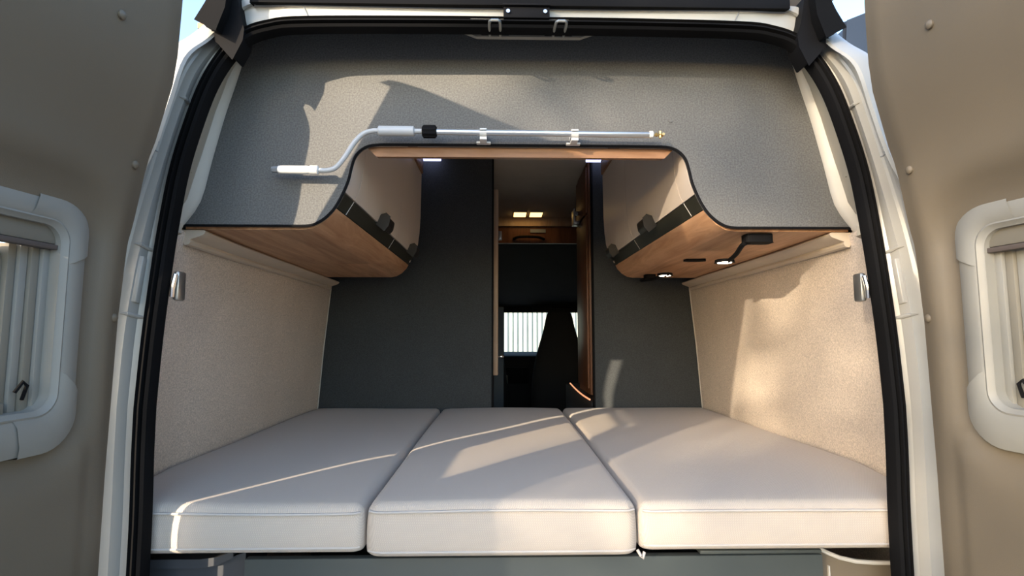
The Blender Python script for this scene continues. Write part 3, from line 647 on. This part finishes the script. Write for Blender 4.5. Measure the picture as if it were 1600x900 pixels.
# ------------------------------------------------------------------ bed cushions
def cushion(x0, x1, z1f, zb, lab, yf=1.098, seed=0, cr=.02):
    t = thing('bed_cushion', lab, 'cushion', ((x0+x1)/2, 1.8, zb), 'woven beige bed cushions')
    nx, ny = 26, 44; mb = MB(); R = .022
    yb = 2.468
    def top(u, v):
        z = lerp(z1f, 1.420, min(1, v*1.3))
        z += .007*(1-(2*u-1)**4)*(1-(2*v-1)**6)
        z += .0022*math.sin(5*u+seed)*math.sin(7*v+seed*2)
        return z
    U = [0, .0, .002, .007, .014, .022]; cols = []
    def prof(L):   # edge parametrisation: list of (pos, drop) for a rounded edge of radius R
        out = []
        for k in range(6): a = k/5*PI/2; out.append((R*(1-math.cos(a)) if False else R*(1-math.sin(PI/2-a)), R*(1-math.cos(PI/2-a))))
        return out
    e = [(R*(1-math.cos(k/5*PI/2)), R*(1-math.sin(k/5*PI/2))) for k in range(6)]       # (inset, drop)
    XS = [(x0+i_, d_) for i_, d_ in e]+[(lerp(x0+R, x1-R, k/(nx)), 0) for k in range(1, nx)]+[(x1-i_, d_) for i_, d_ in reversed(e)]
    YS = [(yf+i_, d_) for i_, d_ in e]+[(lerp(yf+R, yb-R, k/(ny)), 0) for k in range(1, ny)]+[(yb-i_, d_) for i_, d_ in reversed(e)]
    Rm = R
    def lim(x, y):     # the outer side follows the side wall
        L = wx(max(y, 1.12), 1.38)-.004
        return math.copysign(.6+(abs(x)-.6)*(L-.6)/.28, x) if abs(x) > .6 else x
    rows = []
    for x, dx in XS:
        r = []
        for y, dy in YS:
            u, v = (x-x0)/(x1-x0), (y-yf)/(yb-yf)
            d = min(R, math.hypot(dx, dy)) if dx and dy else max(dx, dy)
            xx, yy = x, y
            # plan rounding
            rc = cr
            for sx in (0, 1):
                for sy in (0, 1):
                    cx_ = x0+rc if sx == 0 else x1-rc; cy_ = yf+rc if sy == 0 else yb-rc
                    ax = (cx_-x) if sx == 0 else (x-cx_); ay = (cy_-y) if sy == 0 else (y-cy_)
                    if ax > 0 and ay > 0:
                        m_ = max(ax, ay); h_ = math.hypot(ax, ay); k_ = m_/h_
                        xx = cx_+(x-cx_)*k_; yy = cy_+(y-cy_)*k_
            r.append((lim(xx, yy), yy, top(u, v)-d))
        rows.append(r)
    mb.grid(rows)
    ring_ = [rows[i][0] for i in range(len(rows))]+[rows[-1][j] for j in range(1, len(YS))]+[rows[i][-1] for i in range(len(rows)-2, -1, -1)]+[rows[0][j] for j in range(len(YS)-2, 0, -1)]
    cxm, cym = (x0+x1)/2, (yf+yb)/2
    def bulge(p, z, b): 
        x, y, _ = p
        ox = b*(-1 if x < x0+.03 and x0 > -.6 else (1 if x > x1-.03 and x1 < .6 else 0)); oy = b*(-1 if y < yf+.03 else (1 if y > yb-.03 else 0))
        return (x+ox*.5, y+oy, z)
    lv = []
    lv.append(ring_)
    for f_, b in ((.2, .002), (.45, .003), (.75, .003), (.92, .001), (1.0, -.006)):
        lv.append([bulge(p, lerp(p[2], zb, f_), b) for p in ring_])
    lv.append([(lerp(p[0], cxm, .5), lerp(p[1], cym, .5), zb) for p in ring_])
    mb.grid([r+[r[0]] for r in lv])
    mb.build('cushion_body', M['cloth'], t, smooth=True, angle=60)
    # piping along top front seam and bottom seam
    def line(z_off, zb_=None):
        pts = []
        for k in range(0, 41):
            u = k/40; x = lerp(x0+.006, x1-.006, u); yy = yf-.002
            ed = min(x-x0, x1-x)
            if ed < cr: yy += cr-math.sqrt(max(0, cr*cr-(cr-ed)**2))
            z = top(u, 0)-R*1.0+z_off if zb_ is None else zb_+z_off
            pts.append((lim(x, yy), yy, z))
        return pts
    MB().tube(line(.006), .0028, 6).build('top_piping', M['piping'], t, smooth=True)
    MB().tube(line(.010, zb), .0026, 6).build('bottom_piping', M['piping'], t, smooth=True)
    return t
cushion(-.88, -.322, 1.408, 1.316, 'left woven beige bed cushion against the left wall', seed=1)
cushion(-.316, .226, 1.412, 1.309, 'middle woven beige bed cushion in line with the aisle', yf=1.092, seed=2, cr=.03)
cushion(.232, .88, 1.408, 1.316, 'right woven beige bed cushion against the right wall', seed=3)
# a small fabric loop hanging at the seam
tag(MB().tube([(.222, 1.088, 1.322), (.228, 1.084, 1.312), (.232, 1.086, 1.306), (.236, 1.088, 1.318)], .003, 6).build('zip_pull', M['piping'], smooth=True), 'small fabric zip pull at the foot of the right cushion joint', 'zip pull')

# bed base
t = thing('bed_box', 'dark grey-green bed base board under the front of the cushions', 'bed', (0, 1.2, .56))
MB().box(-.562, .612, 1.122, 1.142, .60, 1.296).build('front_board', M['base'], t, bevel=.002)
MB().box(-.80, .80, 1.30, 2.47, 1.285, 1.306).build('slatted_deck', M['blackp'], t)
MB().box(.36, .612, 1.124, 1.15, 1.298, 1.305).build('upper_strip', M['base'], t, bevel=.001)
# right wheel-arch cover
t = thing('side_cover', 'beige curved plastic cover below the right end of the bed', 'cover', (.7, 1.16, .6))
tp = [(.622, 1.297), (.64, 1.288), (.665, 1.278), (.70, 1.270), (.74, 1.267), (.80, 1.266)]
MB().prism([(.622, .6)]+tp+[(.80, .6)], 1, 1.155, 1.17).build('panel', M['lining'], t)
MB().tube([(x, 1.152, z) for x, z in tp], .0045, 8).build('rim', M['cream'], t, smooth=True)
MB().box(.640, .643, 1.150, 1.156, 1.0, 1.262).build('rib', M['cream'], t)
# left storage box
t = thing('garage_box', 'dark grey plastic storage box below the left end of the bed', 'box', (-.65, 1.18, .56))
mb = MB(); mb.prism([(-.80, .6), (-.80, 1.268), (-.665, 1.268), (-.63, 1.272), (-.60, 1.284), (-.582, 1.29), (-.582, .6)], 1, 1.165, 1.28); mb.build('box_body', M['boxp'], t, bevel=.003)
mb = MB(); mb.prism([(-.80, 1.270), (-.80, 1.284), (-.665, 1.284), (-.63, 1.288), (-.60, 1.299), (-.60, 1.290), (-.63, 1.276), (-.665, 1.270)], 1, 1.15, 1.285); mb.build('lid_rim', M['boxp'], t, bevel=.002)

# ------------------------------------------------------------------ aisle beyond the bed
t = thing('washroom_unit', 'dark washroom wall with pale wood door edge left of the aisle', 'cabinet', (-.3, 3.0, .56))
MB().box(-.90, -.092, 2.515, 3.30, .56, 2.598).build('wall', M['feltd'], t)
MB().box(-.091, -.062, 2.54, 2.565, 1.56, 2.46).build('door_edge', M['woodl'], t, bevel=.006)
k_ = MB(); k_.tube([(-.062, 2.552, 1.648), (-.045, 2.552, 1.648)], .004, 8); k_.tube([(-.050, 2.552, 1.648), (-.044, 2.552, 1.648), (-.036, 2.552, 1.648)], [.009, .010, .006], 12); k_.build('knob', M['chrome'], t, smooth=True)
MB().box(-.066, -.045, 2.70, 2.72, 2.24, 2.285).build('hinge', M['zinc'], t, bevel=.003)
tag(MB().box(-.35, -.030, 3.31, 3.36, .56, 1.93).build('aisle_cabinet', M['navy'], bevel=.008), 'dark blue-grey half-height cabinet end on the left of the aisle', 'cabinet')
t = thing('wardrobe', 'dark walnut wardrobe on the right side of the aisle', 'wardrobe', (.6, 2.7, .56))
MB().box(.372, .90, 2.515, 2.86, 1.47, 2.598).build('wardrobe_body', M['woodd'], t, bevel=.003)
MB().box(.362, .372, 2.53, 2.85, 1.50, 2.33).build('door', M['woodd'], t, bevel=.002)
MB().box(.362, .372, 2.53, 2.85, 2.345, 2.57).build('upper_door', M['woodd'], t, bevel=.002)
mb = MB(); mb.box(.335, .362, 2.72, 2.80, 2.33, 2.345); mb.box(.330, .338, 2.72, 2.80, 2.33, 2.41); mb.box(.338, .362, 2.78, 2.80, 2.39, 2.41); mb.build('door_catch', M['zinc'], t, bevel=.002)
t = thing('kitchen_unit', 'black kitchen unit with amber reflection painted along its edge, right of the aisle', 'cabinet', (.6, 2.9, .56))
MB().box(.375, .90, 2.515, 3.5, .56, 1.44).build('unit_body', M['cab'], t, bevel=.004)
MB().tube(catmull([(.372, 3.26, 1.462), (.369, 3.0, 1.452), (.368, 2.75, 1.447), (.370, 2.53, 1.448)], 5), .004, 6).build('edge_reflection', M['edgeglow'], t, smooth=True)  # emission stands in for an amber reflection on the edge, no lamp here
for i, x in enumerate((.081, .193)):
    c = thing('ceiling_light', ('left' if i == 0 else 'right')+' one of two small warm ceiling lights over the aisle', 'light', (x, 3.63, 2.6), 'warm ceiling lights over the aisle')
    MB().box(x-.046, x+.046, 3.555, 3.705, 2.590, 2.5985).build('housing', M['ceil'], c, bevel=.003)
    MB().box(x-.042, x+.042, 3.57, 3.69, 2.5865, 2.591).build('diffuser', M['led'], c)
t = thing('cab_partition', 'dark wood overhead shelf front with small handle before the cab', 'shelf', (.2, 3.8, 2.4))
MB().box(-.80, .80, 3.76, 3.80, 2.412, 2.53).build('shelf_front', M['woodd'], t)
MB().prism([(3.740, 2.532), (3.745, 2.56), (3.755, 2.5985), (3.80, 2.5985), (3.80, 2.532)], 0, -.80, .80).build('shelf_lip', M['woodl'], t, bevel=.003)
MB().tube(catmull([(.04, 3.755, 2.440), (.08, 3.735, 2.452), (.20, 3.730, 2.452), (.26, 3.755, 2.440)], 5), .010, 8).build('pull_handle', M['blackp'], t, smooth=True)
MB().box(.16, .27, 3.752, 3.76, 2.487, 2.512).build('label_plate', M['greyp'], t)
# overcab ceiling sloping to the windscreen
mb = MB(); mb.prism([(3.80, 2.41), (5.60, 2.06), (5.60, 2.12), (3.80, 2.56)], 0, -.95, .95)
tag(mb.build('cab_headliner', M['cabd']), 'dark olive cab headliner sloping down to the windscreen', 'headliner')
mb = MB(); mb.box(-.95, .95, 5.605, 5.66, 2.00, 2.10); mb.box(-.5, -.05, 5.50, 5.56, 1.985, 2.055); mb.box(.28, .80, 5.50, 5.56, 2.0, 2.055)
tag(mb.build('sun_visor', M['cab'], bevel=.01), 'black sun visor strip above the windscreen', 'visor')
# cab shell walls
for s, nm in ((-1, 'trim_5'), (1, 'trim_6')):
    tag(MB().box(min(s*.93, s*.95), max(s*.93, s*.95), 2.50, 6.0, .56, 2.6).build(nm, M['cabd']), 'dark inner side panel of the living area and cab, %s side' % ('left' if s < 0 else 'right'), 'panel', kind='structure')
ws = mesh_obj('window_1', [(-.90, 6.05, 1.50), (.90, 6.05, 1.50), (.82, 5.66, 2.10), (-.82, 5.66, 2.10)], [(0, 1, 2, 3)], M['clear'])
tag(ws, 'windscreen at the far end of the van', 'window', kind='structure')
t = thing('dashboard', 'black dashboard below the windscreen', 'dashboard', (0, 5.6, .8))
MB().prism([(5.15, .6), (5.15, 1.45), (5.25, 1.56), (5.6, 1.59), (6.1, 1.54), (6.1, .3)], 0, -.93, .93).build('dash_body', M['cab'], t, bevel=.02)
MB().box(-.02, .22, 5.12, 5.16, 1.30, 1.45).build('centre_console', M['blackp'], t, bevel=.01)
MB().tube([(.0, 5.10, 1.30), (.0, 5.10, 1.38)], .018, 10).build('gear_lever', M['zinc'], t)
t = thing('steering_wheel', 'black steering wheel in front of the left cab seat', 'steering wheel', (-.42, 5.0, 1.4))
mb = MB(); ring_ = [(-.42+.19*math.cos(a), 5.0+.19*math.sin(a)*.45, 1.42+.19*math.sin(a)*.88) for a in [2*PI*k/32 for k in range(33)]]; mb.tube(ring_, .015, 8, cap=False); mb.build('rim', M['blackp'], t, smooth=True)
MB().tube([(-.42, 5.0, 1.42), (-.42, 5.12, 1.40)], [.05, .04], 12).build('hub', M['blackp'], t)
MB().tube([(-.60, 5.0, 1.42), (-.24, 5.0, 1.42)], .012, 8).build('spoke', M['blackp'], t)
def seat(x, lab):
    t = thing('captain_chair', lab, 'chair', (x, 4.6, .56), 'black cab chairs')
    rows = []
    for z, hw, hd, dy in ((1.05, .24, .07, -.0), (1.15, .25, .075, .0), (1.35, .245, .075, .02), (1.50, .225, .07, .03), (1.60, .20, .065, .035), (1.70, .17, .06, .04), (1.78, .145, .055, .045), (1.86, .125, .05, .05), (1.93, .115, .045, .05), (1.97, .09, .035, .05), (1.985, .04, .02, .05)):
        rows.append([(x+hw*math.copysign(abs(math.cos(a))**.7, math.cos(a)), 4.55+dy+hd*math.copysign(abs(math.sin(a))**.8, math.sin(a)), z) for a in [2*PI*k/24 for k in range(24)]])
    mb = MB().grid(rows, close=True); mb.f.append(tuple(range(10*24, 11*24))); mb.build('backrest', M['cab'], t, smooth=True, sub=1)
    MB().box(x-.25, x+.25, 4.50, 5.02, .95, 1.10).build('seat_cushion', M['cab'], t, bevel=.04, bseg=3)
    MB().box(x-.22, x+.22, 4.55, 4.98, .56, .95).build('seat_base', M['blackp'], t, bevel=.01)
seat(.455, 'black cab seat on the right with tall tapered headrest')
seat(-.235, 'black cab seat on the left, mostly behind the washroom edge')
